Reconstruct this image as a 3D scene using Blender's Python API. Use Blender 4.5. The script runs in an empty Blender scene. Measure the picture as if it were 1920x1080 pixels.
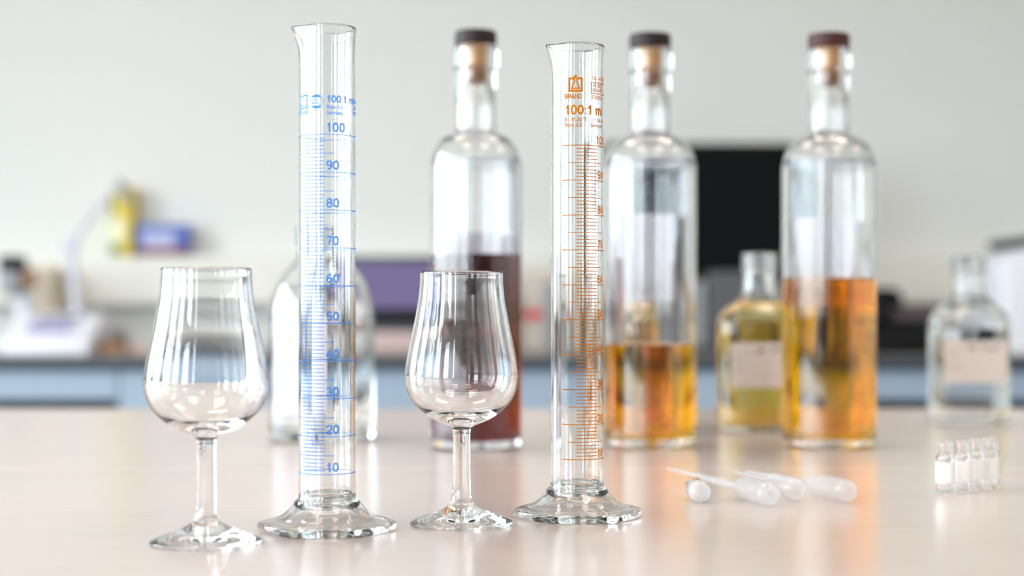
import bpy, bmesh, math, random
from mathutils import Vector, Matrix
random.seed(7)
S = bpy.context.scene
COL = S.collection
PI = math.pi
T = 0.9                      # table top height
MM = 0.001

# ---------------------------------------------------------------- camera
cd = bpy.data.cameras.new('camera'); cam = bpy.data.objects.new('camera', cd); COL.objects.link(cam)
cam.location = (0, 0, T + 0.115); cam.rotation_euler = (PI/2, 0, 0)
cd.sensor_width = 36; cd.lens = 56.25; cd.shift_y = 40/1920; cd.clip_start = 0.02; cd.clip_end = 60
cd.dof.use_dof = True; cd.dof.focus_distance = 0.872; cd.dof.aperture_fstop = 4.4
S.camera = cam
# ---------------------------------------------------------------- world (overcast daylight)
w = bpy.data.worlds.new('world'); S.world = w; w.use_nodes = True
nt = w.node_tree; nt.nodes.clear()
wo = nt.nodes.new('ShaderNodeOutputWorld'); bg = nt.nodes.new('ShaderNodeBackground')
tc = nt.nodes.new('ShaderNodeTexCoord'); sx = nt.nodes.new('ShaderNodeSeparateXYZ'); rp = nt.nodes.new('ShaderNodeValToRGB')
nt.links.new(tc.outputs['Generated'], sx.inputs[0]); nt.links.new(sx.outputs['Z'], rp.inputs[0])
rp.color_ramp.elements[0].position = 0.0; rp.color_ramp.elements[0].color = (0.42, 0.44, 0.43, 1)
rp.color_ramp.elements[1].position = 0.06; rp.color_ramp.elements[1].color = (0.80, 0.92, 1.0, 1)
nt.links.new(rp.outputs[0], bg.inputs[0]); bg.inputs[1].default_value = 18
nt.links.new(bg.outputs[0], wo.inputs[0])
LAMP = 11.0
# ---------------------------------------------------------------- exposure
S.view_settings.view_transform = 'Standard'; S.view_settings.look = 'None'
S.view_settings.exposure = 0.08; S.view_settings.gamma = 1; S.view_settings.use_curve_mapping = False
cy = S.cycles
cy.max_bounces = 28; cy.transmission_bounces = 28; cy.glossy_bounces = 10; cy.diffuse_bounces = 4
cy.transparent_max_bounces = 24; cy.volume_bounces = 0
cy.caustics_refractive = True; cy.caustics_reflective = True; cy.blur_glossy = 0.3
cy.sample_clamp_indirect = 12; cy.use_denoising = True
try: cy.denoiser = 'OPENIMAGEDENOISE'
except Exception: pass

# room dimensions
XL, XR, YB, YF, ZC = -3.3, 3.6, 4.75, -3.2, 2.9
WINS = [(-2.6, -1.45), (-1.05, 0.1), (0.5, 1.65), (2.05, 3.2)]   # along y on the left wall
WZ0, WZ1 = 0.95, 2.75
FWINS = [(-3.0, -2.0), (-1.25, -1.0)]             # along x on the wall behind the camera
for i, (a, b) in enumerate(WINS):          # portals in the window openings help sample the sky
    ld = bpy.data.lights.new('window_portal', 'AREA'); ld.shape = 'RECTANGLE'; ld.size = b-a; ld.size_y = WZ1-WZ0
    ld.cycles.is_portal = True
    lo = bpy.data.objects.new('window_portal', ld); COL.objects.link(lo)
    lo.matrix_world = Matrix(((0,0,-1,XL-0.12),(1,0,0,(a+b)/2),(0,-1,0,(WZ0+WZ1)/2),(0,0,0,1)))

for a, b in FWINS:
    ld = bpy.data.lights.new('window_portal', 'AREA'); ld.shape = 'RECTANGLE'; ld.size = b-a; ld.size_y = WZ1-WZ0
    ld.cycles.is_portal = True
    lo = bpy.data.objects.new('window_portal', ld); COL.objects.link(lo)
    lo.location = ((a+b)/2, YF-0.12, (WZ0+WZ1)/2); lo.rotation_euler = (PI/2, 0, 0)

# ================================================================= materials
def new_mat(name):
    m = bpy.data.materials.new(name); m.use_nodes = True
    return m, m.node_tree
def srgb(r, g, b):
    f = lambda c: (c/255/12.92) if c/255 <= 0.04045 else ((c/255+0.055)/1.055)**2.4
    return (f(r), f(g), f(b), 1)
def pbr(name, col, rough=0.5, metal=0.0, spec=0.5, noise=0.0, scale=40, coat=0.0):
    m, t = new_mat(name); p = t.nodes['Principled BSDF']
    p.inputs['Base Color'].default_value = col; p.inputs['Roughness'].default_value = rough
    p.inputs['Metallic'].default_value = metal; p.inputs['Specular IOR Level'].default_value = spec
    p.inputs['Coat Weight'].default_value = coat
    if noise:
        n = t.nodes.new('ShaderNodeTexNoise'); n.inputs['Scale'].default_value = scale
        o = t.nodes.new('ShaderNodeTexCoord'); t.links.new(o.outputs['Object'], n.inputs['Vector'])
        mx = t.nodes.new('ShaderNodeMix'); mx.data_type = 'RGBA'
        mx.inputs[6].default_value = tuple(c*(1-noise) for c in col[:3])+(1,)
        mx.inputs[7].default_value = tuple(min(1, c*(1+noise)) for c in col[:3])+(1,)
        t.links.new(n.outputs['Fac'], mx.inputs[0]); t.links.new(mx.outputs[2], p.inputs['Base Color'])
    return m
def glass(name, col=(1,1,1,1), ior=1.48, rough=0.0):
    m, t = new_mat(name); t.nodes.clear()
    o = t.nodes.new('ShaderNodeOutputMaterial'); g = t.nodes.new('ShaderNodeBsdfGlass')
    g.inputs['Color'].default_value = col; g.inputs['IOR'].default_value = ior; g.inputs['Roughness'].default_value = rough
    t.links.new(g.outputs[0], o.inputs[0]); return m
def liquid(name, sigma, ior=1.355):
    m = glass(name, (1,1,1,1), ior); t = m.node_tree
    d = max(sigma); a = t.nodes.new('ShaderNodeVolumeAbsorption')
    a.inputs['Color'].default_value = tuple(1-s/d for s in sigma)+(1,); a.inputs['Density'].default_value = d
    o = [n for n in t.nodes if n.type == 'OUTPUT_MATERIAL'][0]
    t.links.new(a.outputs[0], o.inputs['Volume']); return m
def emit(name, col, s):
    m, t = new_mat(name); t.nodes.clear()
    o = t.nodes.new('ShaderNodeOutputMaterial'); e = t.nodes.new('ShaderNodeEmission')
    e.inputs[0].default_value = col; e.inputs[1].default_value = s; t.links.new(e.outputs[0], o.inputs[0]); return m
def thin_print(name, col, through=0.22):
    m, t = new_mat(name); t.nodes.clear()
    o = t.nodes.new('ShaderNodeOutputMaterial'); d = t.nodes.new('ShaderNodeBsdfDiffuse'); tr = t.nodes.new('ShaderNodeBsdfTranslucent')
    d.inputs[0].default_value = col; tr.inputs[0].default_value = col
    mx = t.nodes.new('ShaderNodeMixShader'); mx.inputs[0].default_value = through
    t.links.new(d.outputs[0], mx.inputs[1]); t.links.new(tr.outputs[0], mx.inputs[2]); t.links.new(mx.outputs[0], o.inputs[0]); return m
def poly_mat(name, body=0.31):
    m, t = new_mat(name); t.nodes.clear(); N = t.nodes.new; L = t.links.new
    o = N('ShaderNodeOutputMaterial'); d = N('ShaderNodeBsdfDiffuse'); tr = N('ShaderNodeBsdfTranslucent'); tp = N('ShaderNodeBsdfTransparent')
    g = N('ShaderNodeBsdfGlossy'); g.inputs['Roughness'].default_value = 0.05
    for x in (d, tr): x.inputs[0].default_value = (0.92, 0.93, 0.95, 1)
    tp.inputs[0].default_value = (0.97, 0.98, 1, 1)
    a = N('ShaderNodeMixShader'); a.inputs[0].default_value = 0.6; L(d.outputs[0], a.inputs[1]); L(tr.outputs[0], a.inputs[2])
    b = N('ShaderNodeMixShader'); b.inputs[0].default_value = body; L(tp.outputs[0], b.inputs[1]); L(a.outputs[0], b.inputs[2])
    lw = N('ShaderNodeLayerWeight'); lw.inputs[0].default_value = 0.5; pw = N('ShaderNodeMath'); pw.operation = 'POWER'; L(lw.outputs['Facing'], pw.inputs[0]); pw.inputs[1].default_value = 3.0
    f = N('ShaderNodeMapRange'); L(pw.outputs[0], f.inputs[0]); f.inputs['To Min'].default_value = 0.03; f.inputs['To Max'].default_value = 0.5
    c = N('ShaderNodeMixShader'); L(f.outputs[0], c.inputs[0]); L(b.outputs[0], c.inputs[1]); L(g.outputs[0], c.inputs[2])
    L(c.outputs[0], o.inputs[0]); return m

G_TUBE = glass('borosilicate_glass', (0.992, 0.996, 0.996, 1), 1.47)
G_WINE = glass('crystal_glass', (0.993, 0.996, 0.997, 1), 1.5)
G_BOTT = glass('bottle_glass', (0.988, 0.991, 0.993, 1), 1.5)
G_FLSK = glass('flask_glass', (0.985, 0.992, 0.99, 1), 1.5)
L_AMBER = liquid('amber_whisky', (0.8, 12.3, 145.0))
L_DARK = liquid('dark_red_spirit', (29.0, 115.0, 88.0))
L_YELL = liquid('pale_yellow_spirit', (0.6, 10.0, 54.0))
L_CLEAR = liquid('clear_spirit', (0.3, 0.15, 0.2))
PR_ORANGE = thin_print('orange_print', srgb(202, 118, 10))
PR_BLUE = thin_print('blue_print', srgb(74, 150, 245))
PAPER = thin_print('label_paper', srgb(232, 228, 236))
PAPERW = thin_print('warm_label_paper', srgb(240, 231, 226))
PAPERV = thin_print('vial_label_paper', srgb(250, 249, 247), 0.1)
INK = pbr('ink', srgb(50, 45, 55), 0.6, noise=0.05)
INKP = pbr('pale_ink', srgb(170, 160, 160), 0.6, noise=0.05)
CAPM = pbr('dark_cap', srgb(38, 26, 29), 0.5, spec=0.3, noise=0.15, scale=200)
CAPB = pbr('brown_cap', srgb(66, 34, 32), 0.5, spec=0.3, noise=0.15, scale=200)
CORK = pbr('cork', srgb(205, 160, 110), 0.85, noise=0.25, scale=450)
CORKW = pbr('wet_cork', srgb(150, 108, 76), 0.7, noise=0.25, scale=450)
POLY = poly_mat('polyethylene')
WHITE_PL = pbr('white_plastic', srgb(226, 226, 234), 0.4, noise=0.02)
ARM_PL = pbr('pale_lilac_plastic', srgb(208, 208, 220), 0.4, noise=0.02)
GREY_PL = pbr('grey_plastic', srgb(150, 152, 156), 0.45, noise=0.04)
DGREY = pbr('dark_grey_plastic', srgb(62, 63, 70), 0.45, noise=0.05)
BLACK = pbr('black_plastic', srgb(18, 18, 20), 0.55, spec=0.15, noise=0.1)
SCREENB = pbr('dark_screen', srgb(13, 15, 17), 0.5, spec=0.08, noise=0.1)
LILAC = emit('lilac_display', srgb(130, 119, 162), 0.88)
PINKP = pbr('pink_grey_panel', srgb(190, 168, 164), 0.5, noise=0.03)
BEIGE = pbr('beige_plastic', srgb(196, 184, 172), 0.5, noise=0.03)
BROWN = pbr('brown_card', srgb(160, 120, 84), 0.8, noise=0.1)
RED = pbr('red_print', srgb(205, 60, 55), 0.5, noise=0.05)
YELLOW = pbr('yellow_card', srgb(222, 196, 60), 0.5, noise=0.08)
GREEN = pbr('green_print', srgb(70, 130, 70), 0.5, noise=0.05)
CREAM = pbr('cream_print', srgb(240, 238, 200), 0.5, noise=0.03)
BLUEC = pbr('blue_card', srgb(84, 108, 188), 0.5, noise=0.05)
LAV = pbr('lavender_print', srgb(190, 190, 225), 0.5, noise=0.05)
MAROON = pbr('maroon_print', srgb(120, 50, 60), 0.5, noise=0.05)
WALLM = pbr('painted_wall', srgb(226, 227, 224), 0.85, noise=0.012, scale=3)
CEILM = pbr('ceiling_tiles', srgb(228, 228, 225), 0.9, noise=0.02, scale=60)
FLOORM = pbr('grey_linoleum', srgb(150, 148, 146), 0.5, noise=0.05, scale=8)
TRUNK = pbr('cable_trunking', srgb(232, 229, 220), 0.5, noise=0.01)
BENCHM = pbr('bench_laminate', srgb(158, 148, 142), 0.4, noise=0.05, scale=50)
EDGEM = pbr('dark_trim_and_shade', srgb(58, 66, 76), 0.6, noise=0.04)  # dark trim tone; also paints shade into the gap and kneehole
BLUEG = pbr('blue_grey_cabinet', srgb(150, 166, 184), 0.45, noise=0.02)
METAL = pbr('grey_steel', srgb(150, 152, 155), 0.35, 0.9, noise=0.05)
FRAMEM = pbr('window_frame', srgb(70, 74, 80), 0.5, noise=0.04)

def table_mat():
    m, t = new_mat('pale_laminate_tabletop'); p = t.nodes['Principled BSDF']; N = t.nodes.new; L = t.links.new
    tc = N('ShaderNodeTexCoord'); mp = N('ShaderNodeMapping'); mp.inputs['Scale'].default_value = (1.2, 14, 14)
    n = N('ShaderNodeTexNoise'); n.inputs['Scale'].default_value = 9; n.inputs['Detail'].default_value = 6
    L(tc.outputs['Object'], mp.inputs[0]); L(mp.outputs[0], n.inputs['Vector'])
    r = N('ShaderNodeValToRGB'); r.color_ramp.elements[0].position = 0.3; r.color_ramp.elements[1].position = 0.7
    r.color_ramp.elements[0].color = srgb(186, 175, 171); r.color_ramp.elements[1].color = srgb(189, 179, 175)
    L(n.outputs['Fac'], r.inputs[0]); L(r.outputs[0], p.inputs['Base Color'])
    n2 = N('ShaderNodeTexNoise'); n2.inputs['Scale'].default_value = 900; L(tc.outputs['Object'], n2.inputs['Vector'])
    b = N('ShaderNodeBump'); b.inputs['Strength'].default_value = 0.0; b.inputs['Distance'].default_value = 0.0005
    L(n2.outputs['Fac'], b.inputs['Height']); L(b.outputs[0], p.inputs['Normal'])
    p.inputs['Roughness'].default_value = 0.2; p.inputs['Specular IOR Level'].default_value = 0.5
    return m
TABLEM = table_mat()

# ================================================================= helpers
def obj(name, bm, mat, parent=None, smooth=None):
    me = bpy.data.meshes.new(name); bm.to_mesh(me); bm.free()
    for mt in (mat if isinstance(mat, (list, tuple)) else [mat]): me.materials.append(mt)
    if smooth is not None:
        me.shade_smooth()
        if smooth < 180: me.set_sharp_from_angle(angle=math.radians(smooth))
    o = bpy.data.objects.new(name, me); COL.objects.link(o)
    if parent: o.parent = parent
    return o
def thing(name, label, cat, loc=(0,0,0), rz=0, group=None):
    o = bpy.data.objects.new(name, None); COL.objects.link(o); o.location = loc; o.rotation_euler = (0,0,rz)
    o.empty_display_size = 0.02
    o['label'] = label; o['category'] = cat
    if group: o['group'] = group
    return o
def tag(o, label, cat, group=None):
    o['label'] = label; o['category'] = cat
    if group: o['group'] = group
    return o
def struct(o): o['kind'] = 'structure'; return o
def box(bm, x0, x1, y0, y1, z0, z1, bev=0.0, rot=None):
    r = bmesh.ops.create_cube(bm, size=1); vs = r['verts']
    for v in vs: v.co = Vector(((x0+x1)/2+v.co.x*(x1-x0), (y0+y1)/2+v.co.y*(y1-y0), (z0+z1)/2+v.co.z*(z1-z0)))
    if bev:
        es = list({e for v in vs for e in v.link_edges})
        r = bmesh.ops.bevel(bm, geom=es, offset=bev, segments=3, profile=0.5, affect='EDGES')
        vs = [v for v in r['verts']]
    if rot: bmesh.ops.transform(bm, matrix=rot, verts=list({v for v in vs}))
    return bm
def BX(*a, **k):
    bm = bmesh.new(); return box(bm, *a, **k)
def prism_x(bm, pts, x0, x1, bev=0):          # closed (y,z) outline extruded along x
    a = [bm.verts.new((x0, y, z)) for y, z in pts]; b = [bm.verts.new((x1, y, z)) for y, z in pts]
    bm.faces.new(a); bm.faces.new(b[::-1]); n = len(pts)
    for i in range(n): bm.faces.new((a[i], b[i], b[(i+1)%n], a[(i+1)%n]))
    bmesh.ops.recalc_face_normals(bm, faces=bm.faces)
    if bev: bmesh.ops.bevel(bm, geom=list(bm.edges), offset=bev, segments=3, profile=0.5, affect='EDGES')
    return bm
def smooth_profile(pts, n=6):                  # catmull-rom through the points; a point given as (r,z,1) stays a corner
    out = []; P = [tuple(p) for p in pts]
    for i in range(len(P)-1):
        p1, p2 = P[i], P[i+1]
        c1 = len(p1) > 2; c2 = len(p2) > 2
        p0 = P[i-1] if i > 0 and not c1 else p1
        p3 = P[i+2] if i+2 < len(P) and not c2 else p2
        for k in range(n):
            t = k/n
            f = lambda a,b,c,d: 0.5*((2*b)+(-a+c)*t+(2*a-5*b+4*c-d)*t*t+(-a+3*b-3*c+d)*t**3)
            out.append((max(0, f(p0[0],p1[0],p2[0],p3[0])), f(p0[1],p1[1],p2[1],p3[1])))
    out.append(P[-1][:2]); return out
def lathe(pts, seg=96, warp=None, bm=None, scale=MM):   # pts in mm, outward normals when the outer side runs upwards
    bm = bm or bmesh.new(); rings = []
    for (r, z) in pts:
        if r < 1e-6: rings.append([bm.verts.new((0, 0, z*scale))]); continue
        ring = []
        for i in range(seg):
            th = 2*PI*i/seg; x, y, zz = (r*math.cos(th), r*math.sin(th), z)
            if warp: x, y, zz = warp(r, z, th)
            ring.append(bm.verts.new((x*scale, y*scale, zz*scale)))
        rings.append(ring)
    for a, b in zip(rings, rings[1:]):
        for i in range(seg):
            j = (i+1) % seg
            if len(a) == 1 and len(b) == 1: continue
            if len(a) == 1: bm.faces.new((a[0], b[j], b[i]))
            elif len(b) == 1: bm.faces.new((a[i], a[j], b[0]))
            else: bm.faces.new((a[i], a[j], b[j], b[i]))
    return bm
def tube(bm, pts, r, seg=12, caps=True):       # swept tube through 3D points, r a number or a list
    pts = [Vector(p) for p in pts]; rs = r if isinstance(r, (list, tuple)) else [r]*len(pts); rings = []
    up = Vector((0,0,1)); pn = None
    for i, p in enumerate(pts):
        d = (pts[min(i+1, len(pts)-1)] - pts[max(i-1, 0)]).normalized()
        n = d.cross(up) if pn is None else pn - d*pn.dot(d)
        if n.length < 1e-4: n = d.cross(Vector((1,0,0)))
        n.normalize(); pn = n; b = d.cross(n)
        rings.append([bm.verts.new(p + (n*math.cos(2*PI*k/seg)+b*math.sin(2*PI*k/seg))*rs[i]) for k in range(seg)])
    for a, b in zip(rings, rings[1:]):
        for k in range(seg): bm.faces.new((a[k], a[(k+1)%seg], b[(k+1)%seg], b[k]))
    if caps: bm.faces.new(rings[0][::-1]); bm.faces.new(rings[-1])
    bmesh.ops.recalc_face_normals(bm, faces=bm.faces)
    return bm

# ---- flat printing: everything is laid out in (u, v) mm, then wrapped on a surface
def ea(cx, cy, rx, ry, a0, a1, n=None):       # elliptical arc, degrees
    n = n or max(3, int(abs(a1-a0)/18))
    return [(cx+rx*math.cos(math.radians(a0+(a1-a0)*k/n)), cy+ry*math.sin(math.radians(a0+(a1-a0)*k/n))) for k in range(n+1)]
G = {  # sans-serif letters as centre lines on a cap height of 1: (advance, [strokes]); a stroke ending in 'c' is closed
 '0': (.66, [ea(.33,.5,.24,.43,0,342)+['c']]),
 '1': (.60, [[(.12,.70),(.24,.73),(.33,.90),(.34,1.0)],[(.34,0),(.34,1.0)]]),
 '2': (.64, [ea(.32,.68,.23,.25,170,-35)+[(.36,.40),(.14,.20),(.09,.07),(.57,.07)]]),
 '3': (.64, [ea(.31,.71,.21,.22,160,-80)+[(.25,.52)],[(.25,.52)]+ea(.31,.29,.24,.23,85,-165)]),
 '4': (.66, [[(.44,0),(.44,.93),(.07,.30),(.60,.30)]]),
 '5': (.64, [[(.55,.93),(.17,.93),(.12,.50)]+ea(.32,.32,.24,.26,130,-160)]),
 '6': (.64, [ea(.33,.48,.24,.45,50,180)+ea(.33,.32,.23,.25,190,520)]),
 '7': (.62, [[(.08,.93),(.56,.93),(.36,.50),(.26,0)]]),
 '8': (.66, [ea(.33,.72,.20,.21,0,342)+['c'],ea(.33,.28,.24,.23,0,342)+['c']]),
 '9': (.64, [ea(.31,.52,.24,.45,-130,0)+ea(.31,.68,.23,.25,10,340)]),
 ':': (.30, [[(.15,.07),(.15,.20)],[(.15,.55),(.15,.68)]]), '.': (.28, [[(.14,0),(.14,.14)]]), ',': (.28, [[(.16,.12),(.10,-.12)]]),
 'A': (.72, [[(.04,0),(.36,.98),(.68,0)],[(.16,.32),(.56,.32)]]),
 'B': (.70, [[(.10,.07),(.10,.93),(.38,.93)]+ea(.38,.73,.19,.20,90,-90)+[(.10,.53)],[(.38,.53)]+ea(.40,.30,.22,.23,90,-90)+[(.10,.07)]]),
 'C': (.76, [ea(.39,.5,.30,.43,45,315)]),
 'D': (.74, [[(.10,.07),(.10,.93),(.30,.93)]+ea(.32,.5,.33,.43,80,-80)+[(.30,.07),(.10,.07)]]),
 'E': (.66, [[(.60,.93),(.10,.93),(.10,.07),(.61,.07)],[(.10,.51),(.55,.51)]]),
 'G': (.80, [ea(.40,.5,.31,.43,45,330)+[(.70,.45),(.44,.45)],[(.70,.45),(.70,.0)]]),
 'I': (.28, [[(.14,0),(.14,1)]]), 'L': (.60, [[(.10,1),(.10,.07),(.56,.07)]]),
 'N': (.74, [[(.10,0),(.10,.98),(.64,.02),(.64,1)]]), 'O': (.80, [ea(.40,.5,.32,.43,0,342)+['c']]),
 'R': (.72, [[(.10,0),(.10,.93),(.40,.93)]+ea(.42,.72,.20,.21,90,-90)+[(.10,.51)],[(.44,.50),(.60,.34),(.64,0)]]),
 'S': (.68, [ea(.33,.73,.23,.20,30,250)+ea(.36,.27,.24,.21,80,-150)]),
 'T': (.62, [[(.02,.93),(.60,.93)],[(.31,.93),(.31,0)]]), 'U': (.72, [[(.10,1),(.10,.32)]+ea(.36,.32,.26,.26,190,350)+[(.62,.32),(.62,1)]]),
 'a': (.60, [ea(.30,.52,.19,.18,160,20)+[(.50,.40),(.50,0)],ea(.28,.20,.20,.15,60,320)]),
 'e': (.60, [[(.08,.38),(.53,.38)]+ea(.30,.37,.23,.31,10,310)]),
 'l': (.26, [[(.13,0),(.13,1)]]), 'm': (.90, [[(.10,0),(.10,.73)],[(.10,.50)]+ea(.28,.52,.17,.15,150,0)+[(.45,0)],[(.45,.50)]+ea(.63,.52,.17,.15,150,0)+[(.80,0)]]),
 'n': (.62, [[(.10,0),(.10,.73)],[(.10,.48)]+ea(.31,.49,.20,.19,150,0)+[(.51,0)]]),
 'o': (.62, [ea(.31,.37,.23,.31,0,342)+['c']]), 'r': (.40, [[(.10,0),(.10,.73)],[(.10,.45),(.18,.62),(.36,.67)]]),
 'y': (.56, [[(.04,.73),(.28,.05)],[(.52,.73),(.24,-.12),(.08,-.20)]]),
 '\u00b0': (.34, [ea(.17,.84,.11,.12,0,342)+['c']]), '\u00b1': (.66, [[(.33,.25),(.33,.80)],[(.08,.52),(.58,.52)],[(.08,.07),(.58,.07)]]), ' ': (.32, []),
}
class Print:
    def __init__(s): s.bm = bmesh.new()
    def quad(s, p):
        s.bm.faces.new([s.bm.verts.new((x, y, 0)) for x, y in p])
    def rect(s, u0, u1, v0, v1): s.quad([(u0,v0),(u1,v0),(u1,v1),(u0,v1)])
    def stroke(s, pts, w, closed=False):          # one mitred ribbon
        P = []
        for p in pts:
            p = Vector(p)
            if not P or (p-P[-1]).length > w*0.08: P.append(p)
        n = len(P)
        if n < 2: return
        L, Rr = [], []
        for i, p in enumerate(P):
            a = P[i-1] if (i or closed) else p; b = P[(i+1) % n] if (i < n-1 or closed) else p
            d1 = (p-a).normalized() if a != p else (b-p).normalized(); d2 = (b-p).normalized() if b != p else d1
            t = (d1+d2); t = t.normalized() if t.length > 1e-5 else d1
            q = Vector((-t.y, t.x)); c = max(0.42, q.dot(Vector((-d1.y, d1.x))))
            L.append(s.bm.verts.new((*(p+q*w/2/c), 0))); Rr.append(s.bm.verts.new((*(p-q*w/2/c), 0)))
        for i in range(n if closed else n-1):
            j = (i+1) % n; s.bm.faces.new((Rr[i], Rr[j], L[j], L[i]))
    def text(s, body, u, v, h, bold=0.03, sx=1.0):   # h = capital height in mm
        w = h*(0.155 + bold)
        for ch in body:
            adv, st = G[ch]
            for q in st:
                cl = q[-1] == 'c'; q = q[:-1] if cl else q
                s.stroke([(u+x*h*sx, v+y*h) for x, y in q], w, cl)
            u += (adv+0.04)*h*sx
    def cut(s, step=1.0, u0=-60, u1=60):
        u = u0
        while u < u1:
            g = list(s.bm.verts)+list(s.bm.edges)+list(s.bm.faces)
            bmesh.ops.bisect_plane(s.bm, geom=g, plane_co=(u,0,0), plane_no=(1,0,0)); u += step
    def wrap(s, R, off=0.08):       # u = arc length, u=0 faces the viewer (-y), positive to the right
        for v in s.bm.verts:
            th = v.co.x/R; r = R+off
            v.co = Vector((r*math.sin(th)*MM, -r*math.cos(th)*MM, v.co.y*MM))
        return s.bm
    def flat(s, y, off=(0,0)):      # on a plane facing -y, y in mm
        for v in s.bm.verts: v.co = Vector((v.co.x*MM, y*MM, v.co.y*MM))
        return s.bm

# ================================================================= room
def wallbox(name, *a, mat=WALLM): return struct(obj(name, BX(*a), mat))
wallbox('floor', XL-0.2, XR+0.2, YF-0.2, YB+0.2, -0.1, 0, mat=FLOORM)
wallbox('ceiling', XL-0.2, XR+0.2, YF-0.2, YB+0.2, ZC, ZC+0.1, mat=CEILM)
wallbox('wall_back', XL-0.2, XR+0.2, YB, YB+0.2, 0, ZC)
FWALL = pbr('slate_wall', srgb(104, 107, 110), 0.8, noise=0.03, scale=3)
bm = bmesh.new()
box(bm, XL-0.2, XR+0.2, YF-0.2, YF, 0, WZ0); box(bm, XL-0.2, XR+0.2, YF-0.2, YF, WZ1, ZC)
edges = [XL-0.2]+[c for a, b in FWINS for c in (a, b)]+[XR+0.2]
for a, b in zip(edges[0::2], edges[1::2]): box(bm, a, b, YF-0.2, YF, WZ0, WZ1)
struct(obj('wall_front', bm, FWALL))
wallbox('wall_right', XR, XR+0.2, YF, YB, 0, ZC)
bm = bmesh.new()
box(bm, XL-0.2, XL, YF, YB, 0, WZ0); box(bm, XL-0.2, XL, YF, YB, WZ1, ZC)
edges = [YF]+[c for a, b in WINS for c in (a, b)]+[YB]
for a, b in zip(edges[0::2], edges[1::2]): box(bm, XL-0.2, XL, a, b, WZ0, WZ1)
struct(obj('wall_left', bm, WALLM))
for i, (a, b) in enumerate(WINS):
    bm = bmesh.new(); x0, x1 = XL-0.12, XL-0.05; m = (a+b)/2
    box(bm, x0, x1, a, a+0.05, WZ0, WZ1); box(bm, x0, x1, b-0.05, b, WZ0, WZ1)
    box(bm, x0, x1, a+0.05, b-0.05, WZ0, WZ0+0.05); box(bm, x0, x1, a+0.05, b-0.05, WZ1-0.05, WZ1)
    box(bm, x0, x1, m-0.05, m+0.05, WZ0+0.05, WZ1-0.05); box(bm, x0, x1, a+0.05, m-0.025, 2.1, 2.14); box(bm, x0, x1, m+0.025, b-0.05, 2.1, 2.14)
    struct(obj('window_%d' % (i+1), bm, FRAMEM))
for i, (a, b) in enumerate(FWINS):
    bm = bmesh.new(); y0, y1 = YF-0.12, YF-0.05
    box(bm, a, a+0.05, y0, y1, WZ0, WZ1); box(bm, b-0.05, b, y0, y1, WZ0, WZ1)
    box(bm, a+0.05, b-0.05, y0, y1, WZ0, WZ0+0.05); box(bm, a+0.05, b-0.05, y0, y1, WZ1-0.05, WZ1); box(bm, a+0.05, b-0.05, y0, y1, 2.1, 2.14)
    struct(obj('window_%d' % (i+5), bm, FRAMEM))

LAMPM = emit('lamp_diffuser', (1.0, 0.82, 0.68, 1), LAMP)
for i, (x, y) in enumerate([(-0.75, 0.2), (0.75, 0.2), (-0.75, 2.0), (0.75, 2.0), (-0.75, -1.6), (0.75, -1.6), (2.4, 1.1)]):
    t = thing('ceiling_light', 'square warm white ceiling light panel set in the ceiling', 'ceiling light', (x, y, ZC), 0, 'ceiling light panels')
    bm = bmesh.new()
    for q in ((-0.32,0.32,-0.32,-0.3),(-0.32,0.32,0.3,0.32),(-0.32,-0.3,-0.3,0.3),(0.3,0.32,-0.3,0.3)): box(bm, *q, -0.03, 0)
    obj('lamp_frame', bm, WHITE_PL, t); obj('lamp_diffuser', BX(-0.3,0.3,-0.3,0.3,-0.02,-0.002), LAMPM, t)

# cable trunking on the back wall, its top is a ledge
tr = obj('cable_trunking', BX(XL+0.05, XR-0.05, YB-0.09, YB-0.0005, 1.03, 1.17, bev=0.004), TRUNK)
tag(tr, 'long cream cable trunking fixed along the back wall above the bench', 'cable trunking')

# ---- tables
def table(y0, y1, label):
    t = thing('laboratory_table', label, 'table', (0, (y0+y1)/2, 0)); d = (y1-y0)/2
    bm = BX(-2.0, 1.9, -d, d, T-0.03, T, bev=0.0012); obj('table_top', bm, TABLEM, t)
    bm = bmesh.new()
    for yy in (-d+0.06, d-0.09): box(bm, -1.9, 1.8, yy, yy+0.03, T-0.08, T-0.03)
    for xx in (-1.9, 1.77): box(bm, xx, xx+0.03, -d+0.09, d-0.09, T-0.08, T-0.03)
    obj('frame', bm, METAL, t)
    for xx in (-1.9, 1.76):
        for yy in (-d+0.06, d-0.1): obj('leg', BX(xx, xx+0.04, yy, yy+0.04, 0, T-0.08, bev=0.002), METAL, t)
table(0.36, 1.154, 'pale beige laminate table carrying the measuring cylinders and tasting glasses')
table(1.1545, 1.855, 'pale beige laminate table behind the first, carrying the tall spirit bottles')

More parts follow.
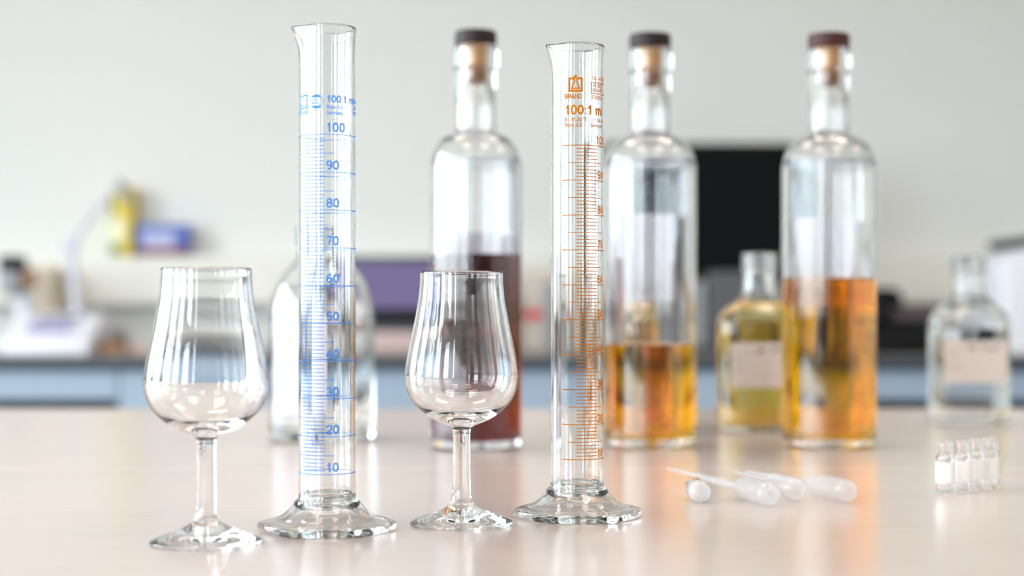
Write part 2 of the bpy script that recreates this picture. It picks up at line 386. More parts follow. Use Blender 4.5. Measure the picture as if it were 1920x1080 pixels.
# ---- back bench
YW = 3.9
wt = obj('bench_worktop', BX(XL+0.05, XR-0.05, YW+0.003, YB-0.001, T-0.020, T, bev=0.002), BENCHM)
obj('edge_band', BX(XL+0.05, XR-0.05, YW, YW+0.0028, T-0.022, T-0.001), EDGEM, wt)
tag(wt, 'long grey brown worktop along the back wall over blue grey cabinets', 'worktop')
def cabinet(x0, x1, label):
    t = thing('base_cabinet', label, 'cabinet', ((x0+x1)/2, YW+0.03, 0), 0, None); h = (x1-x0)/2
    obj('body', BX(-h, h, 0.02, 0.6, 0.1, T-0.021), BLUEG, t)
    obj('plinth', BX(-h, h, 0.06, 0.6, 0, 0.1), EDGEM, t)
    obj('recess_shade', BX(-h, h, 0.008, 0.02, T-0.036, T-0.021), EDGEM, t)  # dark filler strip, its colour paints the shadow gap under the worktop
    d = obj('drawer', BX(-h+0.002, h-0.002, 0, 0.02, T-0.17, T-0.036, bev=0.002), BLUEG, t)
    bm = bmesh.new(); tube(bm, [(-0.07, -0.001, T-0.135), (-0.07, -0.025, T-0.135), (0.07, -0.025, T-0.135), (0.07, -0.001, T-0.135)], 0.004, 8)
    bm.free()
    d2 = obj('door', BX(-h+0.002, h-0.002, 0, 0.02, 0.1, T-0.174, bev=0.002), BLUEG, t)
    bm = bmesh.new(); tube(bm, [(h-0.05, -0.001, 0.5), (h-0.05, -0.025, 0.5), (h-0.05, -0.025, 0.65), (h-0.05, -0.001, 0.65)], 0.004, 8)
    obj('handle', bm, METAL, d2, 60)
cabinet(-0.967, -0.36, 'blue grey base cabinet behind the round clear bottle and the left tasting glass')
cabinet(-0.36, 0.25, 'blue grey base cabinet seen between the dark spirit bottle and the blue cylinder')
cabinet(0.25, 0.88, 'blue grey base cabinet below the black monitor')
def apron(x0, x1, label):
    t = thing('bench_apron', label, 'bench apron', ((x0+x1)/2, YW+0.03, 0)); h = (x1-x0)/2
    obj('drawer_front', BX(-h+0.002, h-0.002, 0, 0.5, T-0.107, T-0.036, bev=0.002), BLUEG, t)
    obj('recess_shade', BX(-h, h, 0.008, 0.5, T-0.036, T-0.021), EDGEM, t)  # shadow gap above the drawer front, painted as a dark strip
    obj('back_panel', BX(-h, h, 0.45, 0.47, 0, T-0.107), EDGEM, t)  # under-bench shade is put into the dark colour of this panel
    obj('side_panel', BX(-h, -h+0.02, 0.02, 0.45, 0, T-0.107), EDGEM, t)
    obj('side_panel', BX(h-0.02, h, 0.02, 0.45, 0, T-0.107), EDGEM, t)
apron(XL+0.05, -0.967, 'shallow blue grey drawer front under the worktop beside the white meter')
apron(0.88, XR-0.05, 'shallow blue grey drawer front under the worktop by the black phone')

# ================================================================= measuring cylinders
TR, TI = 14.8, 13.3
def make_cylinder(name, label, x, y, flare, spin, height, printer, mat):
    t = thing(name, label, 'measuring cylinder', (x, y, T))
    def hexr(th):
        a = (th - spin) % (PI/3) - PI/6
        k = math.cos(PI/6)/math.cos(a)             # 1 at the vertices
        return 1 - 0.62*(1 - min(k, 0.985)/0.985)
    def warp(r, z, th):
        b = min(1, max(0, (r-17)/9)) if z < 20 else 0
        b = b*b*(3-2*b)
        rr = r*((1-b) + b*hexr(th))
        if z > height-26:
            q = (z-(height-26))/26; d = abs(((th-PI+PI) % (2*PI))-PI)
            rr += 0.5*q**6
            rr += flare*q**3*math.exp(-(d/0.33)**2)
            rr -= 0.9*q**2*math.exp(-((d-0.75)/0.3)**2)
            z = z + 0.7*q**3*math.exp(-(d/0.35)**2)
        return rr*math.cos(th), rr*math.sin(th), z
    H = height
    out_foot = smooth_profile([(0,13.0,1),(7,12.9),(12.5,12.0),(16.0,9.0),(19.5,5.4),(24,2.6),(28.5,0.7),(30.5,0,1),(34,0),(35.6,0.8),(36.2,2.6),(35.6,4.4),(33,5.4),(29,6.0),(24.5,7.8),(20.5,10.8),(17.6,14.0),(16.2,16.2),(15.2,16.6,1)], 5)
    tube_p = smooth_profile([(15.2,16.6,1),(15.0,17.0),(TR,19.5),(TR,30),(TR,H-26)], 4) + [(TR, H-26+k*26/16) for k in range(1, 17)][:-1]
    tube_p += [(TR, H-0.9), (TR-0.15, H-0.35), (TR-0.5, H-0.05), ((TR+TI)/2, H), (TI+0.4, H-0.1), (TI+0.08, H-0.45), (TI, H-1.0)]
    tube_p += [(TI, H-k*26/16) for k in range(1, 17)] + smooth_profile([(TI,H-27,1),(TI,30),(TI-0.1,20),(TI-1.2,17.2),(TI-4,15.9),(6,15.6),(0,15.5)], 5)
    obj('glass_foot', lathe(out_foot, 144, warp), G_TUBE, t, 180)
    obj('glass_tube', lathe(tube_p, 144, warp), G_TUBE, t, 180)
    P = Print(); printer(P); P.cut(1.0, -48, 48)
    obj('printed_scale', P.wrap(TR), mat, t)
    return t
D2R = PI/180
def arc(deg): return deg*D2R*TR
def flask_logo(P, u, v, sz, w):
    h = sz/2; g = sz*0.13
    P.stroke([(u-g,v+h),(u-h,v+h),(u-h,v-h),(u+h,v-h),(u+h,v+h),(u+g,v+h)], w)
    P.stroke([(u-g*0.8,v+h*1.1),(u-g*0.8,v+h*0.5),(u-h*0.62,v-h*0.6),(u+h*0.62,v-h*0.6),(u+g*0.8,v+h*0.5),(u+g*0.8,v+h*1.1)], w*0.7)
    P.stroke([(u-g,v+h*1.12),(u,v+h*1.3),(u+g*0.4,v+h*1.5)], w*1.1)
def print_orange(P):
    Z = lambda y: 115-(y-580)/3.437
    z100, z10 = Z(272), Z(862); st = (z100-z10)/90
    for k in range(10, 101):
        z = z10 + (k-10)*st
        if k % 10 == 0: P.rect(arc(-35), arc(88), z-0.24, z+0.24)
        elif k % 5 == 0: P.rect(arc(-21), arc(60), z-0.21, z+0.21)
        else: P.rect(arc(-3.5), arc(45), z-0.23, z+0.23)
    for k in range(1, 11):
        z = z10 + (k*10-10)*st
        P.text(str(k*10), arc(42 if k == 10 else 46), z+0.9, 4.6, 0.02, 0.95)
    flask_logo(P, arc(-5.5), Z(158.5), 6.8, 1.1)
    P.text('BRAND', arc(-29), Z(184.5), 2.5, 0.06, 1.0)
    P.text('ISO 4788', arc(31), Z(148.5), 2.2, 0.03)
    P.stroke([(arc(29),Z(174)),(arc(29),Z(153)),(arc(85),Z(153)),(arc(85),Z(174))], 0.45, True)
    P.text('SILBER', arc(33), Z(162), 2.1, 0.03); P.text('BRAND', arc(33), Z(171), 2.1, 0.03)
    P.text('ETERNA', arc(30), Z(185), 2.1, 0.03)
    P.text('100:1 ml', arc(-29), Z(214.5), 5.2, 0.035, 1.02)
    P.text('B   In 20 \u00b0C', arc(-29), Z(227), 2.1, 0.02); P.text('\u00b1 0,8 ml', arc(35), Z(227), 2.1, 0.02)
    P.text('Boro 3.3', arc(-29), Z(237.5), 2.1, 0.02); P.text('Germany', arc(27), Z(237.5), 2.1, 0.02)
def print_blue(P):
    Z = lambda y: 115-(y-580)/3.665
    z100, z10 = 115-(257.5-580)/3.6, 115-(884.5-580)/3.6; st = (z100-z10)/90
    for k in range(10, 101):
        z = z10 + (k-10)*st
        if k % 10 == 0: P.rect(arc(-179.5), arc(179.5), z-0.2, z+0.2)
        elif k % 5 == 0: P.rect(arc(-70), arc(20), z-0.19, z+0.19)
        else: P.rect(arc(-56), arc(1.5), z-0.19, z+0.19)
    for k in range(1, 11):
        z = z10 + (k*10-10)*st
        P.text(str(k*10), arc(4.5), z+1.3, 4.7, 0.025, 1.08)
    flask_logo(P, arc(-50), Z(189), 6.4, 0.8)
    P.text('BRAND', arc(-68), Z(213), 2.3, 0.02)
    c = (arc(-15.5), Z(190)); R = 3.5
    cp = [(c[0]+R*math.cos(a*PI/18), c[1]+R*math.sin(a*PI/18)) for a in range(36)]
    P.stroke(cp, 0.32, True)
    for sgn in (1, -1):
        for k in range(8):
            v0 = R*(0.6+0.05*k); v1 = R*(0.6+0.05*(k+1)); w0 = math.sqrt(max(0, R*R-v0*v0)); w1 = math.sqrt(max(0, R*R-v1*v1))
            q = [(c[0]-w0, c[1]+sgn*v0), (c[0]+w0, c[1]+sgn*v0), (c[0]+w1+1e-4, c[1]+sgn*v1), (c[0]-w1-1e-4, c[1]+sgn*v1)]
            P.quad(q)
    P.text('BLAU', c[0]-2.1, c[1]+0.25, 1.15, 0.02); P.text('BRAND', c[0]-2.7, c[1]-1.5, 1.15, 0.02)
    P.text('100:1 ml', arc(5.5), Z(192), 3.8, 0.03); P.text('Boro 3.3', arc(5.5), Z(203.5), 1.9, 0.02); P.text('Germany', arc(5.5), Z(214.5), 1.9, 0.02)
    P.text('ISO 4788', arc(72), Z(189), 2.0, 0.05); P.text('\u00b1 0,5 ml', arc(72), Z(200), 2.0, 0.05); P.text('In 20 \u00b0C', arc(72), Z(211), 2.0, 0.05)
make_cylinder('measuring_cylinder', 'glass measuring cylinder with blue printed scale, between the two tasting glasses', -0.09625, 0.8333, 4.0, 5*D2R, 261.5, print_blue, PR_BLUE)
make_cylinder('measuring_cylinder', 'glass measuring cylinder with orange printed scale on a hexagonal foot', 0.0361, 0.8876, 2.4, 4*D2R, 261.0, print_orange, PR_ORANGE)

# ================================================================= tasting glasses
def make_glass(label, x, y):
    t = thing('tasting_glass', label, 'tasting glass', (x, y, T), 0, 'empty tulip tasting glasses')
    s = 1/3.505; Z = lambda yy: (984-yy)*s
    foot = smooth_profile([(0,1.6,1),(12,1.5),(22,0.9),(26,0.1),(26.8,0.2),(27.4,0.9),(27.2,1.8),(25.5,2.6),(20,4.7),(14,7.2),(9,9.6),(6.4,12.0),(5.3,15.5,1)], 6)
    stem = smooth_profile([(5.3,15.5,1),(4.9,20),(4.7,30),(4.55,40),(4.6,48),(4.8,51.0,1)], 6)
    o_ = [(4.8,51.0,1),(6.2,52.6),(10.2,54.2),(15.5,56.6),(20.8,60.2),(25.8,65.2),(29.0,70.8),(30.3,77.0),(30.2,82.0),(29.3,88.5),(27.6,97.5),(25.7,106.0),(24.2,114.0),(23.0,121),(22.4,127),(22.15,131),(22.15,134.2)]
    outer = smooth_profile(o_, 5)
    rim = [(22.0,134.9),(21.75,135.2),(21.45,135.2),(21.15,134.9)]
    i_ = [(21.05,134.2),(21.05,131),(21.25,127),(21.85,121),(23.0,114.0),(24.5,106),(26.3,97.5),(27.9,88.5),(28.7,82.0),(28.7,77.2),(27.3,71.6),(24.0,66.4),(19.2,62.2),(13.5,59.6),(7,58.3),(0,58.0)]
    bowl = outer + rim + smooth_profile(i_, 5)
    obj('foot', lathe(foot, 128), G_WINE, t, 180); obj('stem', lathe(stem, 96), G_WINE, t, 180); obj('bowl', lathe(bowl, 160), G_WINE, t, 180)
make_glass('empty tulip tasting glass beside the blue cylinder, clear of any bottle behind it', -0.1501, 0.786)
make_glass('empty tulip tasting glass standing in front of the dark red spirit bottle', -0.02696, 0.855)

# ================================================================= tall bottles
def scribble(P, u, v, w, h, lw, n=9):
    pts = []; x = u
    for i in range(n):
        pts.append((x, v + random.uniform(0, h))); x += w/n*random.uniform(0.6, 1.4)
    P.stroke(pts, lw)
def tall_bottle(label, x, y, level, liq, capmat, lab, R=38.2):
    t = thing('spirit_bottle', label, 'bottle', (x, y, T), 0, 'tall stoppered spirit bottles'); k = R/38.2
    outer = smooth_profile([(0,2.6,1),(20,2.3),(29,0.8),(32.5,0,1),(34.5,0.3),(37.0,2.2),(R-0.1,6),(R,14),(R,120),(R,226),(R-0.6,236),(R-2.6,245),(R-6.5,252),(27,256.5),(21.5,259.3),(18,261.6),(16.8,265),(16.7,272),(16.7,312)], 6)
    outer += smooth_profile([(16.7,313,1),(18.4,314.5),(18.7,318),(18.7,328),(18.3,332),(17.0,333,1),(14,333.3),(11,333,1),(10.2,332.2)], 4)
    inner = smooth_profile([(9.8,331),(9.7,306),(11.5,296),(13.4,286),(13.8,270),(14.6,262.5),(18,258),(23,255.3),(28,252.2),(R-6.5,247),(R-3.9,239),(R-3.2,228),(R-3.0,120),(R-3.2,24),(R-4.2,12.5),(R-9,7.8),(16,8.2),(0,10)], 6)
    obj('glass_body', lathe(outer+inner, 128), G_BOTT, t, 50)
    q = [(0,9.85),(16,8.05),(R-9,7.65),(R-4.1,12.4),(R-3.05,24),(R-2.85,120)]
    q = smooth_profile(q, 6)
    q = [p for p in q if p[1] < level] + [(R-2.85, level), (R-4.0, level-0.6), (0, level-0.7)]
    obj('liquid', lathe(q, 128), liq, t, 40)
    st = obj('stopper', lathe(smooth_profile([(0,333.4,1),(16.2,333.4,1),(17.2,334.4),(17.3,343),(16.3,345.2),(14,345.4,1),(0,345.5)], 4), 64), capmat, t, 40)
    obj('cork', lathe([(0,305),(8.4,305),(9.2,306.5),(9.45,320),(9.5,333.5),(0,333.5)], 48), CORK, st, 40)
    obj('wet_cork_end', lathe([(0,304.8),(8.6,304.8),(9.45,306.3),(9.6,317),(9.5,317.2),(0,317.2)], 48), CORKW, st, 40)
    z0, z1, a0, a1 = lab
    P = Print(); P.rect(a0*D2R*R, a1*D2R*R, z0, z1); P.cut(1.5, -10, 190); bm = P.wrap(R, 0.12)
    l = obj('paper_label', bm, PAPER, t)
    if z1 - z0 > 10:
        P = Print()
        for j in range(3): scribble(P, (a0+14)*D2R*R, z0+7+j*3.6, (a1-a0)*0.55*D2R*R, 2.2, 0.5, 14)
        P.cut(1.5, -10, 190); obj('handwriting', P.wrap(R, 0.08), INK, l)
    return t
tall_bottle('tall bottle of dark red spirit with dark stopper, nearest the blue cylinder', (892-960)/3000*1.327, 1.327, 160, L_DARK, CAPM, (105,181,118,250), 37.9)
tall_bottle('tall bottle a third full of amber spirit, beside the orange cylinder', (1219-960)/3000*1.342, 1.342, 86, L_AMBER, CAPM, (122,197,141,232), 38.6)
tall_bottle('tall bottle half full of amber spirit with brown stopper, beside the yellow flask', (1554-960)/3000*1.342, 1.342, 141, L_AMBER, CAPB, (118,193,134,227), 38.9)

# ================================================================= flat flask bottles
def flask(label, x, y, rz, liq, level, mat_label=True, w=39.5, d=22.0):
    t = thing('flask_bottle', label, 'bottle', (x, y, T), rz, 'flat flask bottles')
    def sup(r, z, th, grow=1.0):                # body is a rounded oblong, the neck round
        b = min(1, max(0, (r-14.5)/12)); b = b*b*(3-2*b)
        c, s = math.cos(th), math.sin(th); n = 3.2
        k = (abs(c)**n + abs(s)**n)**(-1/n)
        ex, ey = r*k*c, r*k*s*(d/w)
        return ((1-b)*r*c + b*ex, (1-b)*r*s + b*ey, z)
    def sup_in(r, z, th):                       # inner wall keeps an even thickness
        b = min(1, max(0, (r-11)/12)); b = b*b*(3-2*b)
        c, s = math.cos(th), math.sin(th); n = 3.2; k = (abs(c)**n + abs(s)**n)**(-1/n)
        return ((1-b)*r*c + b*r*k*c, (1-b)*r*s + b*r*k*s*((d-2.4)/(w-2.4)), z)
    outer = smooth_profile([(0,2,1),(20,1.6),(32,0.6),(35,0,1),(37.5,0.6),(w-0.3,3),(w,8),(w,60),(w,98),(w-1.5,106),(w-6,114),(w-13,120),(20,125),(16.5,129.5),(15.2,136),(14.8,150,1)], 6)
    outer += smooth_profile([(16.6,151,1),(17.0,153),(16.0,155.5),(16.8,158),(17.0,160),(16.0,162.5),(16.6,165),(16.4,167.2),(15,168,1),(12.8,168,1),(12.2,167)], 3)
    inner_pts = [(12.0,165),(11.8,150),(12.2,138),(13.6,130),(18,125),(w-15,118),(w-8.5,112),(w-4.2,105),(w-2.4,97),(w-2.4,60),(w-2.6,12),(w-5,7),(30,5.5),(0,6.5)]
    inner = smooth_profile(inner_pts, 6)
    bm = lathe(outer, 128, sup); lathe(inner, 128, sup_in, bm)
    a = [v for v in bm.verts]; seg = 128
    n_out = 1 + (len(outer)-1)*seg                      # first vertex is the pole
    A = a[n_out-seg:n_out]; B = a[n_out:n_out+seg]
    for i in range(seg): bm.faces.new((A[i], A[(i+1)%seg], B[(i+1)%seg], B[i]))
    obj('glass_body', bm, G_FLSK, t, 50)
    full = [p for p in reversed(inner) if p[1] < level]
    full = [(max(0, r+(0.15 if r > 0 else 0)), z-0.1) for r, z in full]; rl = full[-1][0]
    obj('liquid', lathe(full + [(rl, level), (rl*0.5, level), (0, level)], 128, sup_in), liq, t, 40)
    if mat_label:
        P = Print(); P.rect(-31, 31, 42, 84); l = obj('paper_label', P.flat(-d-0.35), PAPERW, t)
        P = Print(); scribble(P, -7, 74, 9, 6.5, 1.1, 7); scribble(P, 6, 74, 21, 6, 1.1, 12)
        obj('handwriting', P.flat(-d-0.5), INK, l)
        P = Print()
        for v in (74, 66, 58): P.rect(-28, -28+random.uniform(10,20), v, v+1.0)
        obj('printed_lines', P.flat(-d-0.5), INKP, l)
    return t
flask('open flat flask bottle filled with pale yellow spirit, beside the half-full amber bottle', (1424-960)/3000*1.51, 1.51, 0.03, L_YELL, 124)
flask('open flat flask bottle of clear spirit standing behind the small labelled vials', (1817-960)/3000*1.6, 1.6, 0.0, L_CLEAR, 96)
flask('flat flask bottle of yellow spirit partly hidden behind the third-full amber bottle', (1199-960)/3000*1.56, 1.56, 1.35, L_YELL, 118, False)

# ================================================================= round clear bottle
t = thing('round_bottle', 'wide round clear glass bottle behind the blue measuring cylinder', 'bottle', ((603-960)/3000*1.41, 1.41, T))
R = 46.8
outer = smooth_profile([(0,5,1),(24,4),(34,1.5),(38,0,1),(41,0.3),(45,3),(R,9),(R,60),(R,100),(46.2,110),(44.5,122),(41,133),(36,143),(29,151.5),(23.4,158),(20.8,164),(20.2,172,1)], 6)
outer += smooth_profile([(22,173,1),(22.4,176),(21.4,179),(22.3,182),(22,186),(20.5,187.5,1),(18.5,187.5,1),(17.8,186)], 3)
inner = smooth_profile([(17.5,184),(17.4,170),(18.5,163),(22,156),(28,149.5),(35,141),(39.2,132),(42.2,122),(43.6,110),(44,100),(44,60),(43.8,18),(41,12.5),(30,11),(0,13)], 6)
obj('glass_body', lathe(outer+inner, 128), G_BOTT, t, 50)
full = [(r+0.15 if r > 0 else 0, z-0.1) for r, z in reversed(inner) if z < 92]
obj('liquid', lathe(full+[(full[-1][0], 92), (0, 92)], 128), L_CLEAR, t, 40)
P = Print(); P.rect(-44, 10, 25, 110); P.cut(1.5); bm = P.wrap(R, 0.12)
l = obj('paper_label', bm, PAPER, t)
P = Print()
for j in range(5): P.rect(-36, -36+random.uniform(14, 30), 88-j*9, 89.4-j*9)
P.cut(1.5); obj('printed_lines', P.wrap(R, 0.2), INKP, l)

# ================================================================= vials
def vial_parts(t, labelled=True):
    R = 5.8
    o_ = smooth_profile([(0,0.6,1),(4.2,0.5),(5.0,0,1),(5.5,0.2),(R,1.0),(R,12),(R,22.2),(5.2,23.8),(4.1,24.8),(3.9,26,1)], 4)
    o_ += smooth_profile([(4.4,26.6),(4.6,27.4),(4.1,28.2),(4.55,29.2),(4.1,30.0),(4.7,30.8),(4.7,31.8),(4.2,32.3),(3.2,32.3,1),(2.9,31.8)], 3)
    i_ = smooth_profile([(2.8,31),(2.8,26),(3.2,24.6),(4.4,23.2),(4.9,21.8),(4.9,12),(4.9,2.6),(4.0,1.6),(0,1.4)], 4)
    a = obj('glass_body', lathe(o_+i_, 48), G_TUBE, t, 50)
    if labelled:
        P = Print(); P.rect(-13, 13, 7, 19.5); P.cut(0.7, -14, 14); obj('paper_label', P.wrap(R, 0.1), PAPERV, t)
vial_names = ['small open glass vial with white label, nearest the camera of the row of four',
              'small open glass vial with white label, second of the row beside the nearest',
              'small open glass vial with white label, third of the row of four',
              'small open glass vial with white label, at the far end of the row of four']
for lab, (px, Y, rz) in zip(vial_names, [(1773, 1.0, -0.15), (1805.5, 1.009, 0.1), (1831, 1.021, 0.2), (1857, 1.031, 0.0)]):
    t = thing('sample_vial', lab, 'vial', ((px-960)/3000*Y, Y, T), rz, 'small labelled glass vials'); vial_parts(t)
# a vial lying on its side, its white cap towards the camera
t = thing('capped_vial', 'small glass vial lying on its side with a rounded translucent white cap', 'vial', (0.1118, 0.944, T))
M = Matrix.Translation((0,0,6.7*MM)) @ Matrix.Rotation(0.02, 4, 'Z') @ Matrix.Rotation(-PI/2, 4, 'X')
bm = lathe(smooth_profile([(0,0,1),(2.6,0.4),(4.9,1.8),(6.2,4.2),(6.6,7),(6.65,10,1),(6.2,10.2,1),(6.0,7)], 5) , 64)
bmesh.ops.transform(bm, matrix=M, verts=bm.verts); obj('cap', bm, poly_mat('frosted_cap', 0.62), t, 50)
o_ = smooth_profile([(5.2,9,1),(6.0,10.5),(6.2,12),(6.2,30),(5.6,32,1),(0,32.4)], 4)
i_ = smooth_profile([(0,31.2),(5.2,30.8),(5.4,30),(5.4,12),(4.4,9,1)], 4)
bm = lathe(o_[:-1], 64); lathe([(r,z) for r,z in i_], 64, None, bm)
bmesh.ops.transform(bm, matrix=M, verts=bm.verts); obj('glass_body', bm, G_TUBE, t, 50)

# ================================================================= transfer pipettes
def pipette(label, end, tip):
    e = Vector((end[0], end[1], 0)); p = Vector((tip[0], tip[1], 0)); L = (p-e).length/MM
    t = thing('transfer_pipette', label, 'pipette', (end[0], end[1], T), 0, 'plastic transfer pipettes')
    ang = math.atan2((p-e).y, (p-e).x)
    M = Matrix.Translation((0,0,7.2*MM)) @ Matrix.Rotation(ang, 4, 'Z') @ Matrix.Rotation(PI/2, 4, 'Y')
    bulb = smooth_profile([(0,0,1),(3.2,0.8),(5.6,2.8),(6.8,5.6),(7.15,9),(7.1,24),(6.9,38),(6.2,43),(4.4,46.5),(3.0,48.5),(2.8,50,1)], 6)
    stem = smooth_profile([(2.8,50,1),(2.6,56),(2.75,57),(2.5,58),(2.4,L*0.5),(2.55,L*0.5+1),(2.3,L*0.5+2),(2.1,L*0.7),(2.3,L*0.7+1),(1.7,L*0.7+3),(1.3,L*0.85),(0.9,L-1),(0.7,L,1)], 4)
    for nm, pr in (('bulb', bulb), ('stem', stem)):
        bm = lathe(pr, 48); bmesh.ops.transform(bm, matrix=M, verts=bm.verts)
        obj(nm, bm, POLY, t, 180)
    return t
pipette('longest translucent plastic transfer pipette, its stem reaching past the lying vial', (0.1512, 0.926), (0.106, 1.085))
pipette('translucent plastic transfer pipette with its bulb just behind that of the longest', (0.1705, 0.950), (0.1475, 1.065))
pipette('translucent plastic transfer pipette with its bulb nearest the row of small vials', (0.2005, 0.944), (0.156, 1.064))

# ================================================================= things on the back bench
# bench meter with jointed electrode arm
t = thing('bench_meter', 'white bench meter with lilac display and jointed arm, on the back bench', 'laboratory meter', (-1.172, 4.18, T))
bm = bmesh.new(); prism_x(bm, [(-0.13,0),(0.1,0),(0.1,0.1),(0.03,0.105),(-0.13,0.03)], -0.12, 0.10, 0.008)
obj('body', bm, WHITE_PL, t, 40)
nv = Vector((0, -0.425, 0.905))
M = Matrix.Translation((-0.02, -0.05, 0.0705)) @ Matrix.Rotation(math.radians(25), 4, 'X')
bm = BX(-0.055, 0.055, -0.035, 0.035, 0, 0.004); bmesh.ops.transform(bm, matrix=M, verts=bm.verts); obj('display', bm, emit('lilac_meter_display', srgb(178,176,212), 1.0), t)
bm = BX(-0.04, 0.07, 0.04, 0.052, 0, 0.004); bmesh.ops.transform(bm, matrix=M, verts=bm.verts); obj('button_strip', bm, DGREY, t)
bm = bmesh.new(); tube(bm, [(0.02,0.06,0.1),(0.012,0.06,0.19),(0.0,0.06,0.285)], 0.012, 12); obj('lower_arm', bm, ARM_PL, t, 60)
bm = bmesh.new(); tube(bm, [(-0.02,0.06,0.285),(0.02,0.06,0.285)], 0.017, 16); obj('arm_joint', bm, ARM_PL, t, 60)
bm = bmesh.new(); tube(bm, [(0.0,0.06,0.29),(0.06,0.06,0.37),(0.135,0.06,0.455)], 0.009, 12); obj('upper_arm', bm, ARM_PL, t, 60)
bm = bmesh.new(); tube(bm, [(0.13,0.06,0.455),(0.145,0.06,0.43),(0.147,0.06,0.39)], [0.012,0.014,0.009], 12); obj('electrode_holder', bm, GREY_PL, t, 60)
# microscope at the far left
t = thing('stereo_microscope', 'small grey microscope with black head beside the white bench meter', 'microscope', (-1.37, 4.42, T))
obj('base', BX(-0.09, 0.09, -0.1, 0.1, 0, 0.03, bev=0.008), WHITE_PL, t, 40)
obj('column', BX(-0.02, 0.02, 0.05, 0.09, 0.03, 0.24, bev=0.006), WHITE_PL, t, 40)
obj('arm', BX(-0.025, 0.025, -0.03, 0.09, 0.17, 0.22, bev=0.006), GREY_PL, t, 40)
bm = lathe(smooth_profile([(0,150,1),(24,150,1),(34,165),(36,200),(34,222),(0,226)], 4), 32); bmesh.ops.translate(bm, verts=bm.verts, vec=(0,-0.03,0)); obj('head', bm, GREY_PL, t, 50)
bm = lathe(smooth_profile([(0,222,1),(34,222,1),(38,232),(38,252),(33,260),(0,262)], 4), 32); bmesh.ops.translate(bm, verts=bm.verts, vec=(0,-0.03,0)); obj('eyepiece_cap', bm, BLACK, t, 50)
obj('focus_knob', BX(0.036, 0.06, -0.05, -0.01, 0.17, 0.225, bev=0.006), BROWN, t, 40)
tag(obj('cardboard_box', BX(-1.365, -1.305, 4.58, 4.64, T, T+0.235, bev=0.003), pbr('tan_card', srgb(214, 200, 180), 0.8, noise=0.05)), 'tan cardboard box behind the small microscope', 'box')
# small things
t = thing('grey_beaker', 'small dark grey beaker standing beside the white bench meter', 'beaker', ((219-960)/3000*4.34, 4.345, T))
obj('cup', lathe([(0,0),(24,0),(26,3),(27,55),(28,58),(25,57),(24,5),(0,4)], 32), GREY_PL, t, 50)
tag(obj('brown_box', BX(-1.068, -1.005, 4.12, 4.18, T, T+0.03, bev=0.003), BROWN), 'small brown box in front of the dark grey beaker', 'box')
tag(obj('pink_tray', BX(-1.05, -0.95, 4.2, 4.3, T, T+0.02, bev=0.003), pbr('pinkish_tray', srgb(225, 200, 190), 0.5, noise=0.03)), 'low pinkish tray on the back bench beside the brown box', 'tray')
# on the trunking ledge
YL = YB-0.045; s = 3000/YL; ZL = 1.17
t = thing('yellow_carton', 'tall yellow and green carton standing on the cable trunking', 'carton', ((231-960)/s, YL, ZL))
obj('carton_body', BX(-0.032, 0.032, -0.03, 0.03, 0, 0.205, bev=0.002), YELLOW, t, 40)
obj('cream_panel', BX(-0.03, 0.012, -0.0312, -0.0302, 0.04, 0.11), CREAM, t)
obj('green_panel', BX(-0.031, 0.0, -0.0312, -0.0302, 0.004, 0.035), GREEN, t)
obj('green_stripe', BX(-0.0322, -0.022, -0.0312, -0.0302, 0.11, 0.19), GREEN, t)
t = thing('blue_carton', 'low blue carton with maroon base lying on the cable trunking', 'carton', ((308-960)/s, YL, ZL))
obj('carton_body', BX(-0.074, 0.074, -0.03, 0.03, 0, 0.093, bev=0.002), BLUEC, t, 40)
obj('lavender_panel', BX(-0.055, 0.035, -0.0312, -0.0302, 0.025, 0.07), LAV, t)
obj('maroon_stripe', BX(-0.072, 0.072, -0.0315, -0.0302, 0.002, 0.026), MAROON, t)
# instrument with wide lilac screen
t = thing('bench_instrument', 'dark instrument with wide lilac screen behind the blue measuring cylinder', 'laboratory instrument', ((722-960)/3000*4.15, 4.15, T)); h = 0.158
Z = lambda y: (580-y)/3000*4.15+0.115
obj('case', BX(-h, h, 0, 0.35, 0.0, Z(479), bev=0.006), DGREY, t, 40)
obj('screen', BX(-h+0.008, h-0.008, -0.004, -0.0005, Z(578), Z(493)), LILAC, t)
obj('control_strip', BX(-h+0.004, h-0.004, -0.006, -0.0005, Z(604), Z(581)), BLACK, t)
obj('lower_panel', BX(-h+0.004, h-0.004, -0.01, -0.0005, 0.004, Z(622), bev=0.002), PINKP, t, 40)
# beige device
t = thing('beige_device', 'beige bench device with a red mark, between the dark bottle and the orange cylinder', 'laboratory device', ((1052-960)/3000*4.3, 4.3, T))
obj('body', BX(-0.1, 0.09, 0, 0.25, 0, 0.215, bev=0.012), BEIGE, t, 40)
obj('red_mark', BX(-0.098, -0.05, -0.002, -0.0005, 0.085, 0.115), RED, t)
obj('side_column', BX(-0.052, -0.02, -0.03, -0.0005, 0.0, 0.19, bev=0.006), GREY_PL, t, 40)
# monitor
YM = 4.42; s = 3000/YM; Z = lambda y: (580-y)/s+0.115
t = thing('computer_monitor', 'large black computer monitor standing on the back bench', 'monitor', ((1313-960)/s, YM, T))
obj('bezel', BX(-0.262, 0.262, 0, 0.035, Z(532), Z(268), bev=0.004), BLACK, t, 40)
obj('screen', BX(-0.248, 0.248, -0.002, -0.0003, Z(524), Z(279)), SCREENB, t)
obj('stand', BX(-0.03, 0.03, 0.036, 0.06, 0.012, 0.3, bev=0.004), BLACK, t, 40)
obj('base', BX(-0.13, 0.13, -0.09, 0.12, 0, 0.012, bev=0.003), BLACK, t, 40)
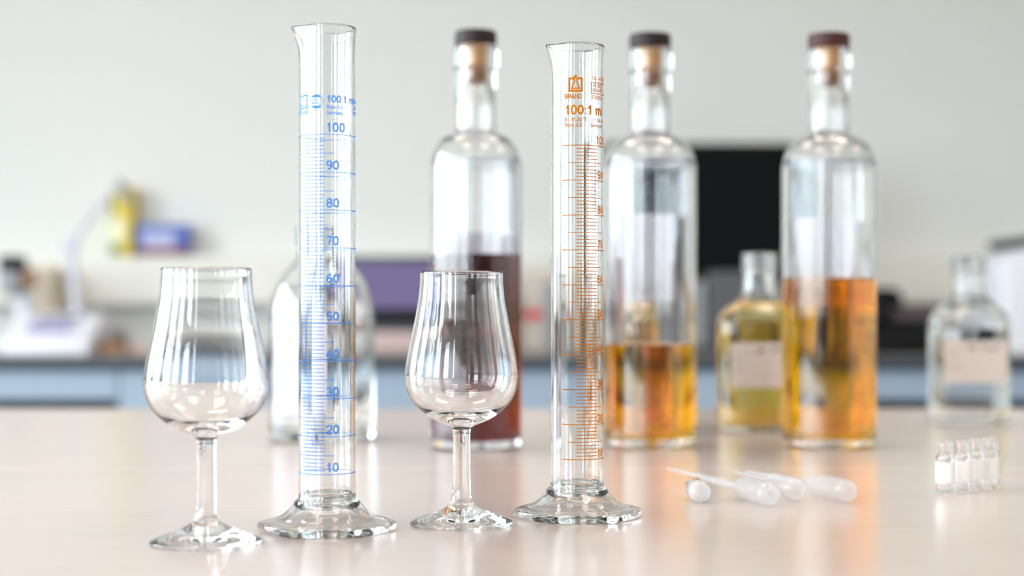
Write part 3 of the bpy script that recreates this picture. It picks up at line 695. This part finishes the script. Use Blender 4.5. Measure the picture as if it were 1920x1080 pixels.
# grey things below the monitor
tag(obj('charcoal_box', BX((1330-960)/3000*4.2, (1402-960)/3000*4.2, 4.2, 4.3, T, T+0.215, bev=0.008), pbr('charcoal', srgb(88,88,92), 0.5, noise=0.08)), 'charcoal grey box standing in front of the black monitor', 'box')
tag(obj('slim_box', BX((1306-960)/3000*4.2, (1322-960)/3000*4.2, 4.2, 4.28, T, T+0.19, bev=0.004), GREY_PL), 'slim grey box standing beside the charcoal box under the monitor', 'box')
tag(obj('keyboard', BX((1180-960)/3000*4.15, (1500-960)/3000*4.15, 4.06, 4.15, T, T+0.022, bev=0.004), DGREY), 'flat dark keyboard lying on the bench in front of the monitor', 'keyboard')
# desk phone
t = thing('desk_phone', 'black desk telephone on the back bench beside the clear flask bottle', 'telephone', ((1690-960)/3000*4.1, 4.1, T))
bm = bmesh.new(); prism_x(bm, [(-0.09,0),(0.1,0),(0.1,0.115),(0.03,0.12),(-0.09,0.04)], -0.11, 0.14, 0.008); obj('base', bm, BLACK, t, 40)
bm = bmesh.new(); tube(bm, [(-0.09,-0.05,0.085),(-0.075,-0.01,0.12),(-0.075,0.05,0.15),(-0.08,0.08,0.14)], [0.024,0.02,0.02,0.026], 12); obj('handset', bm, BLACK, t, 60)
M = Matrix.Rotation(math.radians(33.7), 4, 'X'); bm = BX(-0.02, 0.08, -0.02, 0.03, 0.0, 0.006, bev=0.001); bmesh.ops.transform(bm, matrix=Matrix.Translation((0.0,-0.01,0.096)) @ M, verts=bm.verts)
obj('display', bm, pbr('mauve_display', srgb(78, 66, 72), 0.5, noise=0.05), t)
# black bag behind
t = thing('black_case', 'black rounded case standing behind the desk telephone', 'case', ((1640-960)/3000*4.45, 4.45, T))
obj('case_body', BX(-0.09, 0.07, -0.06, 0.08, 0, 0.175, bev=0.03), BLACK, t, 60)
# white machine at the right
t = thing('white_machine', 'white bench machine with sloping black lid beyond the clear flask bottle', 'laboratory machine', (1.385, 3.99, T)); 
bm = bmesh.new()
pts = [(-0.165,0),(0.2,0),(0.2,0.19),(-0.08,0.275),(-0.165,0.24)]
a = [bm.verts.new((x, 0, z)) for x, z in pts]; b = [bm.verts.new((x, 0.4, z)) for x, z in pts]
bm.faces.new(a[::-1]); bm.faces.new(b)
for i in range(5): bm.faces.new((a[i], a[(i+1)%5], b[(i+1)%5], b[i]))
bmesh.ops.recalc_face_normals(bm, faces=bm.faces); bmesh.ops.bevel(bm, geom=list(bm.edges), offset=0.012, segments=3, profile=0.5, affect='EDGES')
obj('housing', bm, WHITE_PL, t, 40)
bm = bmesh.new()
pts = [(-0.075,0.278),(0.2,0.194),(0.2,0.215),(-0.08,0.30)]
a = [bm.verts.new((x, 0, z)) for x, z in pts]; b = [bm.verts.new((x, 0.4, z)) for x, z in pts]
bm.faces.new(a[::-1]); bm.faces.new(b)
for i in range(4): bm.faces.new((a[i], a[(i+1)%4], b[(i+1)%4], b[i]))
bmesh.ops.recalc_face_normals(bm, faces=bm.faces); obj('lid', bm, BLACK, t)
